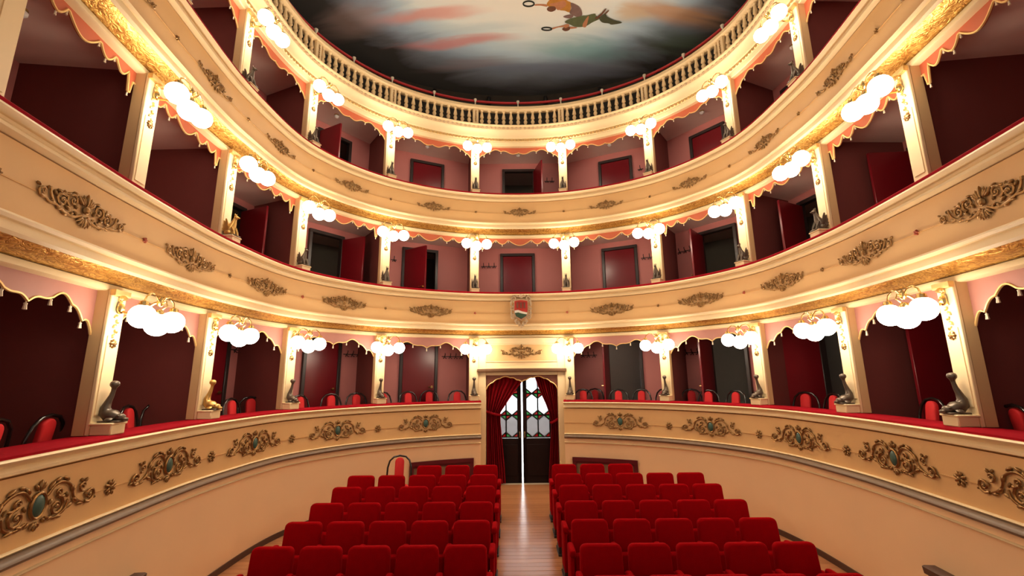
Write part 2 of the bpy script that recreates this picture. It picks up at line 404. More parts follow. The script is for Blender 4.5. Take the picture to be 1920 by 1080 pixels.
for t in range(3):
    for b in range(-5, 6):
        if t == 0 and b == 0: continue
        m, an, Ln = bay_frame(b); h = ZC[t]-ZF[t]; d = DO.get((t, b)); mb = MB(); hl = Ln/2
        DH = 1.95
        if d:
            x0, x1 = d[0]+.06, d[1]-.06
            mb.box(((-hl+x0)/2, .03, h/2), (x0+hl, .06, h)); mb.box(((hl+x1)/2, .03, h/2), (hl-x1, .06, h)); mb.box(((x0+x1)/2, .03, (DH+h)/2), (x1-x0, .06, h-DH))
        else: mb.box((0, .03, h/2), (Ln, .06, h))
        tag(mb.build(f'wall_box_{TW[t].split("-")[0]}_{"center" if b==0 else side(b)}{abs(b) if b else ""}', 'box_wall', smooth=0, loc=(m.x, m.y, ZF[t]+H0), rotz=an), f'mauve back wall of the {baytxt(t, b)}', 'wall', kind='structure')
        if d:
            state = 'shut' if not d[2] else 'standing open'
            D = thing(f'door_{dn}', f'dark red box door {state} in the {baytxt(t, b)}', 'door', (m.x, m.y, ZF[t]+H0), an); tag(D, kind='structure'); dn += 1
            fr = MB()
            for x in (d[0]+.035, d[1]-.035): fr.rbox((x, .0, DH/2), (.07, .12, DH), .008, 1)
            fr.rbox(((d[0]+d[1])/2, .0, DH+.03), (d[1]-d[0], .12, .07), .008, 1)
            fr.build('frame', 'door_frame', D)
            wd = x1-x0-.02
            lf = MB().rbox((wd/2, -.02, DH/2), (wd, .04, DH-.02), .006, 1)
            leaf = lf.build('leaf', 'door_red', D)
            hd = MB().tube([(wd-.06, -.04, 1.0), (wd-.06, -.085, 1.0), (wd-.15, -.09, 1.0)], .011, 6).lathe([(.028, -.004), (.028, .004)], 10, Matrix.Translation((wd-.06, -.042, 1.0)) @ Matrix.Rotation(PI/2, 4, 'X'))
            hd.build('handle', 'brass', leaf)
            if not d[2] or d[3] == 'l':
                leaf.location = (x0+.01, 0, 0); leaf.rotation_euler = (0, 0, -math.radians(d[4]))
            else:
                leaf.location = (x1-.01, 0, 0); leaf.rotation_euler = (0, 0, math.radians(d[4])); leaf.scale = (-1, 1, 1)
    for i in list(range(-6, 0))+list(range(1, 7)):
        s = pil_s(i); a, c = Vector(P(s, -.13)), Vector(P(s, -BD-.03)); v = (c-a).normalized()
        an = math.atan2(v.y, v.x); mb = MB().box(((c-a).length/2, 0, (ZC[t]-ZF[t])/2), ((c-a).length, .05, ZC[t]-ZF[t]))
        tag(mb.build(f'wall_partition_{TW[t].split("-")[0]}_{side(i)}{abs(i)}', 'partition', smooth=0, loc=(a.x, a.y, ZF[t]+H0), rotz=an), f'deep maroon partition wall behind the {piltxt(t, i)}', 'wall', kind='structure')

# gallery behind the balustrade and the painted ceiling
mb = sweep([(-.15, 5.60), (-.15, 5.64), (-1.5, 5.64), (-1.5, 5.60)], -S_END, S_END, .25); mb.uv = None
tag(mb.build('floor_gallery', 'box_floor'), 'dark floor of the gallery behind the balustrade', 'floor', kind='structure')
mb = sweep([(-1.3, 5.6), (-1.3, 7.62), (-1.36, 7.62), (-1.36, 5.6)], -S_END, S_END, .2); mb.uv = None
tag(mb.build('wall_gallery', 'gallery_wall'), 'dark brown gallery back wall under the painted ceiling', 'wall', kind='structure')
def dome_z(x, y): return 7.5+.8*(1-((x/5.2)**2+((y-5.2)/5.6)**2))+H0
mb = MB(); nr, na = 24, 72; mb.v.append((0, 5.2, dome_z(0, 5.2)))
for i in range(1, nr+1):
    r = 1.06*i/nr
    for k in range(na):
        g = 2*PI*k/na; x, y = 5.2*r*math.cos(g), 5.2+5.6*r*math.sin(g); mb.v.append((x, y, dome_z(x, y)))
for k in range(na): mb.f.append((0, 1+k, 1+(k+1) % na))
for i in range(nr-1):
    for k in range(na): mb.f.append((1+i*na+k, 1+(i+1)*na+k, 1+(i+1)*na+(k+1) % na, 1+i*na+(k+1) % na))
ceil = tag(mb.build('ceiling', 'painted_sky'), 'ceiling painted with red-streaked clouds, stormy sky and two flying draped figures', 'ceiling', kind='structure')
FIG = [('fig_brown', [(0.38, 8.3), (0.49, 8.29), (0.64, 8.3), (0.65, 8.35), (0.51, 8.33), (0.38, 8.33)], 'fig_skin'),
 ('b', [(0.64, 8.29), (0.69, 8.2), (0.8, 8.1), (1.0, 8.1), (1.07, 8.19), (1.17, 8.24), (1.18, 8.36), (1.16, 8.46), (1.05, 8.43), (0.94, 8.42), (0.82, 8.36), (0.7, 8.35)], 'fig_orange'),
 ('c', [(0.7, 8.29), (0.87, 8.24), (1.01, 8.2), (1.07, 8.28), (1.01, 8.36), (0.9, 8.42), (0.82, 8.35)], 'fig_skin'),
 ('d', [(0.65, 8.4), (0.7, 8.34), (0.82, 8.34), (0.85, 8.41), (0.77, 8.46), (0.69, 8.45)], 'fig_brown'),
 ('e', [(1.16, 8.24), (1.28, 8.27), (1.39, 8.35), (1.45, 8.5), (1.36, 8.56), (1.26, 8.53), (1.16, 8.47), (1.19, 8.36)], 'fig_mauve'),
 ('f', [(1.03, 8.57), (1.16, 8.51), (1.26, 8.53), (1.19, 8.6)], 'fig_mauve'),
 ('g', [(1.08, 8.69), (1.2, 8.6), (1.46, 8.52), (1.54, 8.51), (1.72, 8.45), (1.76, 8.5), (1.86, 8.55), (1.7, 8.66), (1.59, 8.75), (1.47, 8.79), (1.32, 8.79), (1.17, 8.73)], 'fig_green'),
 ('h', [(0.8, 8.85), (0.95, 8.8), (1.06, 8.77), (1.06, 8.81), (0.94, 8.83), (0.82, 8.88)], 'fig_skin'),
 ('i', [(1.2, 8.8), (1.35, 8.8), (1.37, 8.82), (1.2, 8.85)], 'fig_skin'),
 ('j', [(1.04, 8.87), (1.08, 8.81), (1.2, 8.8), (1.21, 8.87), (1.12, 8.91)], 'fig_brown'),
 ('k', [(1.06, 8.77), (1.16, 8.73), (1.19, 8.78), (1.11, 8.83)], 'fig_skin'),
 ('l', [(1.5, 8.77), (1.5, 8.68), (1.57, 8.53), (1.6, 8.52), (1.59, 8.69), (1.57, 8.78)], 'fig_skin'),
 ('m', [(1.74, 8.55), (1.85, 8.43), (1.92, 8.32), (1.95, 8.32), (1.89, 8.44), (1.81, 8.55)], 'fig_brown'),
 ('n', [(1.84, 8.54), (1.99, 8.34), (2.01, 8.36), (1.93, 8.47)], 'fig_brown'),
 ('o', [(1.84, 8.54), (1.94, 8.42), (2.01, 8.49), (2.17, 8.55), (2.36, 8.59), (2.15, 8.66), (2.07, 8.64), (1.92, 8.63)], 'fig_green_dark')]
def smooth_closed(p, n=4):
    out = []; m = len(p)
    for i in range(m):
        a, b, c, d = p[i-1], p[i], p[(i+1) % m], p[(i+2) % m]
        for k in range(n):
            t = k/n; out.append(tuple(.5*(2*b[j]+(c[j]-a[j])*t+(2*a[j]-5*b[j]+4*c[j]-d[j])*t*t+(3*b[j]-a[j]-3*c[j]+d[j])*t**3) for j in (0, 1)))
    return out
for i, (nm, poly, m_) in enumerate(FIG):
    z = .004+.0015*i; mb = MB(); poly = smooth_closed(poly); cx = sum(p[0] for p in poly)/len(poly); cy = sum(p[1] for p in poly)/len(poly)
    q = [(cx, cy)]+poly; n = len(poly)
    mb.add([(x, y, dome_z(x, y)-z) for x, y in q], [(0, 1+k, 1+(k+1) % n) for k in range(n)])
    mb.build('painted_figure', m_, ceil)
for cx, cy, rx, ry in ((.242, 8.285, .12, .06), (.682, 8.877, .115, .036)):
    q = [(cx+rx*math.cos(2*PI*k/24), cy+ry*math.sin(2*PI*k/24)) for k in range(24)]
    MB().tube([(x, y, dome_z(x, y)-.008) for x, y in q], .016, 6, closed=True).build('painted_wreath', 'fig_wreath', ceil)

# ================================================================== BOX FRONTS
def Ry(a): return Matrix.Rotation(-a, 4, 'Y')
def spiral(cx, cz, r, a0, turns, d, n=14, y=-.012):
    return [(cx+r*(1-.88*i/(n-1))*math.cos(a0+d*turns*2*PI*i/(n-1)), y-.006*i/(n-1), cz+r*(1-.88*i/(n-1))*math.sin(a0+d*turns*2*PI*i/(n-1))) for i in range(n)]
def smooth_path(p, n=5):
    q = [(2*p[0][0]-p[1][0], 2*p[0][1]-p[1][1])]+list(p)+[(2*p[-1][0]-p[-2][0], 2*p[-1][1]-p[-2][1])]; out = []
    for i in range(1, len(q)-2):
        a, b, c, d = q[i-1:i+3]
        for k in range(n):
            t = k/n; out.append(tuple(.5*(2*b[j]+(c[j]-a[j])*t+(2*a[j]-5*b[j]+4*c[j]-d[j])*t*t+(3*b[j]-a[j]-3*c[j]+d[j])*t**3) for j in (0, 1)))
    out.append(q[-2]); return out
def leaf(mb, x, z, l, w_, ang, k, y=-.010): mb.ell((k*x, y, z), (l/2, .014, w_/2), 6, 4, rot=Ry(ang if k > 0 else PI-ang))
def taper(n, a, b): return [a+(b-a)*i/(n-1) for i in range(n)]
def curl(mb, k, cx, cz, r, a0, turns, d, r0=.014, r1=.006):
    p = spiral(cx, cz, r, a0, turns, d); p = [(k*x, y, z) for x, y, z in p]; mb.tube(p, taper(len(p), r0, r1), 6, (.8, 1)); mb.ell((k*cx, -.018, cz), (r*.22, .012, r*.22), 6, 4)
def stem(mb, k, path, r0=.012, r1=.009):
    p = [(k*x, -.011, z) for x, z in smooth_path(path)]; mb.tube(p, taper(len(p), r0, r1), 6, (.8, 1))
def ornament_cameo():
    mb = MB()
    for k in (-1, 1):
        curl(mb, k, .165, -.045, .072, 1.6, 1.5, -1); curl(mb, k, .165, .05, .035, -1.5, 1.2, 1, .011)
        stem(mb, k, [(.075, -.10), (.16, -.125), (.25, -.09), (.275, -.02)]); stem(mb, k, [(.07, .05), (.13, .11), (.21, .115), (.285, .07), (.32, -.01), (.37, -.055), (.43, -.08)])
        curl(mb, k, .485, -.035, .06, -2.3, 1.5, 1); curl(mb, k, .405, .045, .04, -1.2, 1.3, -1, .011)
        for x, z, l, w_, a in [(.10, .115, .07, .03, .9), (.15, .145, .06, .028, .4), (.23, .135, .075, .03, -.5), (.30, .05, .08, .032, -1.2), (.345, -.045, .085, .034, -.7), (.29, -.07, .07, .028, .5), (.20, -.125, .07, .03, -.2), (.12, -.115, .06, .03, .4), (.40, -.085, .07, .026, -.2),
                               (.435, .085, .045, .022, .9), (.39, .09, .04, .02, 1.9), (.54, -.065, .05, .022, -.6), (.215, .01, .05, .025, .3), (.105, .0, .05, .022, 1.2), (.07, -.115, .05, .025, -1.0), (.255, .015, .05, .02, -1.2), (.45, -.02, .04, .02, 1.3)]: leaf(mb, x, z, l, w_, a, k)
        leaf(mb, .03, .125, .06, .026, 1.1, k); leaf(mb, .022, -.13, .055, .025, -1.1, k)
    mb.ell((0, -.012, .135), (.016, .016, .04), 6, 4); mb.ell((0, -.012, -.14), (.016, .016, .032), 6, 4)
    mb.tube([(.062*math.cos(2*PI*i/18), -.014, .085*math.sin(2*PI*i/18)) for i in range(18)], .012, 6, closed=True)
    return mb
def ornament_palmette(full=True):
    mb = MB()
    for k in (-1, 1):
        curl(mb, k, .135, .035, .062, -1.2, 1.5, 1); curl(mb, k, .235, .0, .055, 2.2, 1.5, -1)
        stem(mb, k, [(.03, -.05), (.10, -.085), (.19, -.085), (.28, -.05), (.33, .0), (.345, .06)]); stem(mb, k, [(.28, -.05), (.335, -.055), (.375, -.035)])
        curl(mb, k, .405, .0, .042, -2.4, 1.5, 1, .012)
        for x, z, l, w_, a in [(.07, .07, .075, .028, .8), (.115, .095, .06, .026, .3), (.185, .07, .06, .026, -.4), (.215, .06, .055, .026, 1.2), (.26, .055, .06, .025, .5), (.30, .03, .05, .022, 1.0), (.17, -.04, .06, .028, .6), (.24, -.07, .065, .026, -.3), (.19, -.095, .055, .024, .2),
                               (.13, -.075, .055, .025, -.9), (.09, -.055, .05, .024, .5), (.31, -.04, .055, .022, .1), (.445, .04, .04, .018, .7), (.36, .045, .035, .018, 1.6), (.095, .0, .05, .024, 1.3), (.205, .015, .04, .02, .4)]: leaf(mb, x, z, l, w_, a, k)
        for a, l in ((1.25, .10), (.95, .085), (.6, .07)): leaf(mb, .055*math.cos(a)+.012, .02+.055*math.sin(a), l, .024, a, k, -.014)
        if full:
            for a, l in ((-1.35, .095), (-1.05, .09), (-.7, .085)): leaf(mb, .06*math.cos(a), -.05+.055*math.sin(a), l, .026, a, k, -.014)
    mb.ell((0, -.016, .085), (.016, .018, .055), 6, 4); mb.ell((0, -.016, -.10), (.015, .018, .045), 6, 4); mb.ell((0, -.02, .0), (.035, .022, .035), 8, 5)
    return mb
def ornament_garland():
    mb = MB()
    for k in (-1, 1):
        curl(mb, k, .13, .03, .05, -1.2, 1.4, 1, .011); stem(mb, k, [(.02, -.03), (.1, -.045), (.19, -.02), (.24, -.03), (.30, -.02)], .010, .007)
        curl(mb, k, .325, .005, .034, -2.4, 1.4, 1, .010)
        for x, z, l, w_, a in [(.06, .05, .055, .022, .8), (.095, .07, .05, .02, .3), (.17, .055, .05, .022, -.5), (.20, .02, .05, .022, .7), (.215, -.03, .06, .022, -.2), (.15, -.035, .05, .02, .5), (.09, -.03, .045, .02, -.6), (.055, -.065, .055, .022, -1.0), (.265, -.005, .045, .02, .6), (.36, .03, .03, .016, 1.0), (.12, -.055, .045, .02, -.2), (.055, .005, .05, .02, .9)]: leaf(mb, x, z, l, w_, a, k)
        for a, l in ((1.2, .075), (.8, .06)): leaf(mb, .045*math.cos(a), .025+.045*math.sin(a), l, .02, a, k, -.013)
    mb.ell((0, -.014, .085), (.013, .015, .04), 6, 4); mb.ell((0, -.014, -.07), (.013, .015, .035), 6, 4); mb.ell((0, -.016, .0), (.026, .018, .026), 6, 4)
    return mb
def sprig():
    mb = MB()
    for a in (-.5, .35, 1.2, 1.95, 2.8, 3.7): leaf(mb, .035*math.cos(a), .035*math.sin(a), .06, .03, a, 1)
    mb.ell((0, -.018, 0), (.018, .014, .018), 6, 4)
    for k in (-1, 1): leaf(mb, .02, -.045, .05, .026, -1.3, k)
    return mb
def cord(s0, s1, o, z): return sweep([(o-.004, z-.006), (o+.007, z-.004), (o+.007, z+.004), (o-.004, z+.006)], s0, s1, .12)

def on_front(root, maker, s, o, z, material, name='ornament', k=1.0):
    mb = maker(); mb.v = [(x*k, y, q*k) for x, y, q in mb.v]; mb.shift((0, 0, z+H0)); mb.bend(s, o); return mb.build(name, material, root, 50)
# ground tier, two wings
for sg in (-1, 1):
    a, b = (-S_END, -.87) if sg < 0 else (.87, S_END); nm = side(sg)
    R = thing('balcony_front', f'tan ground-tier box front {nm} of the entrance, scrolls with green medallions and red velvet rail', 'balcony', group='box fronts')
    sweep([(-.16, -.50), (-.16, -.472), (.13, -.462), (.18, -.466), (.212, -.482), (.212, -.50)], a, b).build('velvet_rail', 'velvet_rail', R)
    sweep([(-.1, -.50), (.24, -.50), (.252, -.512), (.24, -.528), (.20, -.538), (.192, -.556), (.218, -.585), (.218, -.606), (.19, -.618), (-.1, -.618)], a, b).build('moulding', 'cream', R)
    sweep([(.02, -.630), (.183, -.630), (.183, -1.106), (.02, -1.106)], a, b).build('panel', 'panel', R)
    sweep([(.02, -1.104), (.198, -1.104), (.215, -1.114), (.198, -1.13), (.02, -1.13)], a, b).build('bead', 'cream', R)
    n = 8; sweep([(.02, -1.13)]+[(.20+.075*math.sin(PI*i/n), -1.165+.036*math.cos(PI*i/n)) for i in range(n+1)]+[(.02, -1.20)], a, b).build('torus_moulding', 'torus_wood', R)
    sweep([(.19, -1.262), (.222, -1.266), (.23, -1.274), (.222, -1.284), (.19, -1.286)], a, b).build('lower_bead', 'cream', R)
    for i in range(1, 6):
        s0, s1 = SP[i-1], SP[i]; m = (s0+s1)/2 if i > 1 else 2.02
        on_front(R, ornament_cameo, sg*m, .185, -.862, 'gilt')
        MB().ell((0, -.012, 0), (.052, .022, .075), 12, 7).shift((0, 0, -.862+H0)).bend(sg*m, .185).build('medallion', 'cameo_green', R)
        e0, e1 = m-.56, m+.56
        nx = (SP[i]+SP[i+1])/2-.56 if i < 5 else S_END
        pv = .90 if i == 1 else None
        if pv: x0, x1 = sorted((sg*pv, sg*e0)); cord(x0, x1, .186, -.905).build('cord', 'cord', R)
        x0, x1 = sorted((sg*e1, sg*nx)); cord(x0, x1, .186, -.905).build('cord', 'cord', R)
        on_front(R, sprig, sg*(SP[i]+(.02 if i > 1 else .06)), .186, -.895, 'gilt', 'rosette')
# middle and top tier
for t in (1, 2):
    Z = (t-1)*2.25; a, b = -S_END, S_END
    R = thing('balcony_front', f'tan {TW[t]} box front sweeping right round the hall with gilt relief ornaments', 'balcony', group='box fronts')
    sw = lambda pr: sweep([(o, z+Z) for o, z in pr], a, b)
    sw([(-.2, 1.735), (-.2, 1.770), (.15, 1.782), (.195, 1.778), (.216, 1.760), (.218, 1.735)]).build('velvet_rail', 'velvet_rail', R)
    sw([(.0, 1.735), (.218, 1.735), (.228, 1.716), (.21, 1.702), (.16, 1.688), (.155, 1.668), (.188, 1.638), (.188, 1.615), (.15, 1.60), (0, 1.60)]).build('moulding', 'cream', R)
    sw([(0, 1.588), (.13, 1.588), (.13, 1.105), (0, 1.105)]).build('panel', 'panel', R)
    sw([(0, 1.106), (.148, 1.106), (.166, 1.085), (.15, 1.064), (.128, 1.06), (.138, 1.03), (.138, .99), (.115, .968), (0, .968)]).build('moulding', 'cream', R)
    sw([(-.12, .968), (.11, .968), (.085, .952), (.05, .93), (.01, .913), (-.025, .899), (-.05, .885), (-.12, .885)]).build('gold_frieze', 'gold_frieze', R)
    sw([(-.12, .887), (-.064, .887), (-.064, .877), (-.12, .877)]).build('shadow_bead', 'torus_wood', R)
    sw([(-.22, .878), (-.05, .878), (-.04, .866), (-.04, .826), (-.055, .815), (-.22, .815)]).build('beam', 'cream', R)
    mk = ornament_palmette if t == 1 else ornament_garland; hw = .45 if t == 1 else .37
    ms = [-(SP[i]+SP[i+1])/2 for i in range(4, -1, -1)]+[0]+[(SP[i]+SP[i+1])/2 for i in range(5)]
    zo = 1.345+Z
    for m in ms:
        if t == 1 and m == 0: continue
        on_front(R, mk, m, .131, zo, 'gilt')
    ks = [-S_END]+ms+[S_END]
    for u, v in zip(ks, ks[1:]):
        x0 = u+(hw if u in ms and not (t == 1 and u == 0) else .0); x1 = v-(hw if v in ms and not (t == 1 and v == 0) else .0)
        cord(x0, x1, .131, zo-.02).build('cord', 'cord', R)
    for i in range(-6, 7):
        if i == 0: continue
        mb = MB()
        for g in range(5): leaf(mb, .016*math.cos(g*1.257), .016*math.sin(g*1.257), .03, .018, g*1.257, 1)
        mb.shift((0, 0, zo-.015+H0)).bend(pil_s(i), .131).build('rosette', 'rosette_red' if (i % 2 and t == 1) else 'gilt', R)

# coat of arms on the middle front
R = thing('coat_of_arms', 'carved coat of arms with red, white and green shield on the middle-tier front', 'coat of arms', (*P(0, .19), 1.385+H0), 0)
mb = MB()
for k in (-1, 1):
    curl(mb, k, .12, .19, .06, -2.2, 1.4, 1, .02, .010); curl(mb, k, .155, .03, .045, 1.6, 1.3, 1, .018, .009); curl(mb, k, .13, -.11, .045, 1.8, 1.3, -1, .018, .009); curl(mb, k, .055, -.20, .04, 1.2, 1.3, -1, .016, .008)
    for x, z, l, w_, a in [(.06, .235, .09, .04, .5), (.17, .11, .10, .04, 1.6), (.165, -.05, .10, .04, 1.5), (.09, -.165, .09, .04, -.9), (.03, -.24, .07, .035, -1.2), (.13, .25, .06, .03, .9)]: leaf(mb, x, z, l, w_, a, k, -.02)
mb.ell((0, -.02, .235), (.04, .025, .04), 8, 5); mb.ell((0, -.02, -.27), (.022, .02, .035), 6, 4)
sh = [(-.11, .15), (0, .165), (.11, .15), (.115, .0), (.09, -.1), (0, -.155), (-.09, -.1), (-.115, .0)]
mb.prism([(x*1.15, z*1.12) for x, z in sh], -.03, 0); mb.build('frame', 'stone', R)
S_ = MB().prism(sh, -.042, -.028).build('shield', 'shield_red', R)
wv = [(-.112, -.01), (-.05, .0), (.02, -.025), (.108, -.045)]
MB().prism(wv+[(.1, -.075), (.02, -.06), (-.05, -.04), (-.108, -.05)], -.046, -.04).build('band', 'shield_white', S_)
MB().prism([(-.108, -.05), (-.05, -.04), (.02, -.06), (.1, -.075), (.08, -.105), (0, -.15), (-.085, -.105)], -.046, -.04).build('field', 'shield_green', S_)
tw = MB()
for x in (-.06, 0, .06):
    tw.box((x, -.045, .075), (.03, .012, .085))
    for q in (-.012, .012): tw.box((x+q, -.045, .125), (.010, .012, .02))
tw.build('tower', 'pelmet_brown', S_)
R.scale = (1.22, 1.2, 1.28)

# ================================================================== CORNICE, BALUSTRADE, HAND RAIL
R = thing('balustrade', 'cream balustrade of turned balusters over an enriched cornice under the painted ceiling', 'balustrade')
a, b = -S_END, S_END
sweep([(-.22, 5.305), (-.05, 5.305), (-.04, 5.315), (-.04, 5.40), (-.055, 5.415), (-.22, 5.415)], a, b).build('beam', 'cream', R)
sweep([(-.22, 5.415), (-.065, 5.415), (-.045, 5.43), (-.05, 5.505), (-.03, 5.515), (-.02, 5.56), (.0, 5.61), (.035, 5.645), (.065, 5.66), (.07, 5.675), (.06, 5.68), (.075, 5.735), (.105, 5.745), (.11, 5.765), (.10, 5.775), (-.22, 5.775)], a, b).build('cornice', 'cream', R)
for z, o, sp, r, nm in ((5.465, -.045, .075, (.028, .016, .034), 'leaf_band'), (5.708, .066, .10, (.036, .024, .028), 'egg_band')):
    mb = MB()
    for s in srange(a+.05, b-.05, sp):
        p = P(s, o); q = MB().ell((0, 0, 0), r, 6, 4).add([(x+sp/2, y, k) for x, y, k in MB().ell((0, 0, 0), (.008, .010, r[2]), 4, 3).v], MB().ell((0, 0, 0), (1, 1, 1), 4, 3).f)
        mb.add(q.v, q.f, Matrix.Translation((*p, z+H0)) @ Matrix.Rotation(rz(s), 4, 'Z'))
    tag(mb.build(nm, 'gilt_bright' if nm == 'leaf_band' else 'egg_tan', R), kind='stuff')
sweep([(-.10, 5.775), (.03, 5.775), (.03, 5.80), (-.10, 5.80)], a, b).build('plinth', 'cream', R)
sweep([(-.12, 6.20), (.03, 6.20), (.05, 6.215), (.05, 6.245), (.035, 6.26), (.045, 6.275), (.03, 6.30), (-.11, 6.30), (-.13, 6.27)], a, b).build('rail', 'cream', R)
bal = MB().lathe([(.042, 0), (.042, .03), (.026, .045), (.022, .06), (.042, .10), (.046, .125), (.036, .155), (.020, .17), (.030, .177), (.022, .185), (.046, .205), (.040, .245), (.026, .32), (.022, .355), (.034, .37), (.040, .385), (.040, .40)], 8).mesh('baluster', 'cream')
post = MB().rbox((0, 0, .20), (.13, .12, .40), .006, 1).mesh('post', 'cream')
pm = MB(); pm.box((0, -.062, .2), (.012, .008, .30))
for q in range(6): leaf(pm, 0, .09+.045*q, .04, .022, .8 if q % 2 else 2.3, 1, -.064)
pm = pm.mesh('drop', 'gilt')
hand = MB(); R2 = thing('hand_rail', 'red tubular safety rail on short white stanchions above the balustrade', 'hand rail')
hand.tube([(*P(s, -.14), 6.50+H0) for s in srange(a+.2, b-.2, .12)], .029, 8).build('tube', 'rail_red', R2)
stan = MB().lathe([(.020, 0), (.016, .02), (.014, .15), (.03, .18), (.036, .20), (.036, .225), (.02, .23)], 8).mesh('stanchion', 'post_white')
for bb in range(-5, 6):
    s0, s1 = bay(bb)
    for k in range(11):
        s = s0+.065+(s1-s0-.13)*(k+.5)/11; place(bal, 'baluster', R, (*P(s, -.035), 5.80+H0), rz(s))
    place(stan, 'stanchion', R2, (*P((s0+s1)/2, -.10), 6.30+H0)); place(stan, 'stanchion', R2, (*P(s0, -.10), 6.30+H0))
for i in list(range(-6, 0))+list(range(1, 7)):
    s = pil_s(i); o = place(post, 'post', R, (*P(s, -.035), 5.80+H0), rz(s)); place(pm, 'drop', o)
# dark lamp brackets on the gallery wall
k = 0
for s in (-2.85, -1.75, -.62, .62, 1.75, 2.85):
    k += 1
    B = thing('spotlight', f'small dark spotlight fixed to the gallery wall, {ORD[k]} from the left', 'spotlight', (*P(s, -1.28), 7.28+H0), rz(s), 'gallery spotlights')
    MB().box((0, -.01, 0), (.12, .03, .16)).build('bracket', 'black_iron', B); MB().lathe([(.03, 0), (.05, .05), (.05, .16), (.035, .18)], 10, Matrix.Translation((0, -.10, -.09))).build('can', 'black_iron', B)

# ================================================================== PILLARS
PZ0 = [-.465, 1.755, 4.005]; PZ1 = [.83, 3.08, 5.32]
def build_pillar(h):
    p = {}
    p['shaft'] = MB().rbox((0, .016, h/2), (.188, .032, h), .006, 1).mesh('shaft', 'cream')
    p['return'] = MB().rbox((0, .084, h/2), (.180, .104, h), .004, 1).mesh('return', 'pillar_side_shade')  # darker tan puts the shade of the pillar sides into the colour
    mb = MB().box((0, -.003, .52), (.13, .010, .70)); p['face_panel'] = mb.mesh('face_panel', 'cream', 0)
    mb = MB(); mb.rbox((0, -.01, h-.03), (.20, .05, .06), .01, 2)
    mb.tube([(0, -.03+q[1]*0-.035*math.cos(i*.55)*(1-i/16), h-.09+.035*math.sin(i*.55)*(1-i/16)) for i, q in enumerate([(0, 0)]*13)], taper(13, .016, .008), 6)
    leaf(mb, 0, h-.14, .07, .06, PI/2, 1, -.02); p['capital'] = mb.mesh('capital', 'gilt_bright')
    mb = MB()
    for q in range(7): leaf(mb, .012*(-1)**q, h-.20-.045*q, .05, .024, PI/2+.5*(-1)**q, 1, -.012)
    p['drop'] = mb.mesh('drop', 'gilt_bright')
    mb = MB().ell((0, -.012, 0), (.034, .018, .034), 10, 5)
    for g in range(8): leaf(mb, .03*math.cos(g*PI/4), .03*math.sin(g*PI/4), .028, .02, g*PI/4, 1, -.012)
    mb.shift((0, 0, .80 if h > 1.2 else .72)); p['rosette'] = mb.mesh('rosette', 'gilt')
    mb = MB().rbox((0, -.085, .045), (.175, .17, .09), .008, 1).rbox((0, -.085, .095), (.195, .185, .018), .005, 1); p['pedestal'] = mb.mesh('pedestal', 'cream')
    return p
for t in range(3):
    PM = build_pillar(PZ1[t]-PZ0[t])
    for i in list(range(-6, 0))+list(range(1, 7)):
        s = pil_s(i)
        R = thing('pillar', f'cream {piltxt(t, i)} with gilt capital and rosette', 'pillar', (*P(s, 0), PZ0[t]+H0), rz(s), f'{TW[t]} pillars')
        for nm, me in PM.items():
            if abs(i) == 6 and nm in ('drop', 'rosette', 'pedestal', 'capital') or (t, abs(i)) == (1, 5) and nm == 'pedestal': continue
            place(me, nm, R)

# ---- statuettes on the pedestals
def dolphin():
    body = MB(); n = 12
    path = [(0, -.075, .045), (0, -.035, .055), (0, .01, .06), (0, .04, .085), (0, .045, .13), (0, .03, .18), (0, .012, .23), (0, .004, .27), (0, .0, .30)]
    body.tube(path, [.03, .052, .056, .048, .036, .026, .020, .017, .018], n)
    body.ell((0, -.085, .04), (.042, .045, .036), 10, 6); body.ell((0, -.125, .025), (.028, .03, .016), 8, 5)
    for k in (-1, 1): body.ell((k*.034, -.09, .055), (.010, .010, .010), 6, 4); body.ell((k*.055, -.03, .03), (.03, .035, .012), 6, 4, rot=Matrix.Rotation(k*.5, 4, 'Y'))
    tail = MB().lathe([(.016, .28), (.022, .30), (.036, .318), (.038, .335), (.032, .352), (.014, .362), (.002, .364)], 10)
    base = MB().rbox((0, -.03, .008), (.13, .17, .016), .004, 1)
    return [('body', body), ('tail', tail), ('base', base)]
def griffin():
    body = MB().tube([(0, .03, .03), (0, .025, .08), (0, .0, .13), (0, -.02, .18), (0, -.03, .225), (0, -.035, .25)], [.05, .062, .055, .036, .024, .022], 10)
    body.ell((0, -.05, .262), (.024, .034, .026), 8, 5); body.ell((0, -.083, .255), (.010, .02, .010), 6, 4)
    for k in (-1, 1):
        body.tube([(k*.03, -.03, .12), (k*.034, -.06, .06), (k*.034, -.065, .02)], [.022, .015, .017], 6); body.ell((k*.045, .02, .045), (.024, .05, .036), 7, 5); body.ell((k*.014, -.035, .295), (.007, .010, .022), 5, 4)
    wings = []
    for k in (-1, 1):
        wing = MB(); wings.append(wing)
        for q in range(4): wing.ell((k*.055, .03+.018*q, .16-.02*q), (.012, .020, .085-.008*q), 6, 5, rot=Matrix.Rotation(-.25-.12*q, 4, 'X'))
    base = MB().rbox((0, -.01, .008), (.14, .17, .016), .004, 1)
    return [('body', body), ('wing', wings[0]), ('wing', wings[1]), ('base', base)]
SM = {}
for nm, fn, m_ in (('dolphin', dolphin, 'bronze'), ('dolphin_gold', dolphin, 'gold_statue'), ('griffin', griffin, 'bronze'), ('griffin_gold', griffin, 'gold_statue')):
    SM[nm] = [(k, mb.mesh(k, m_ if k != 'base' else 'bronze', 60)) for k, mb in fn()]
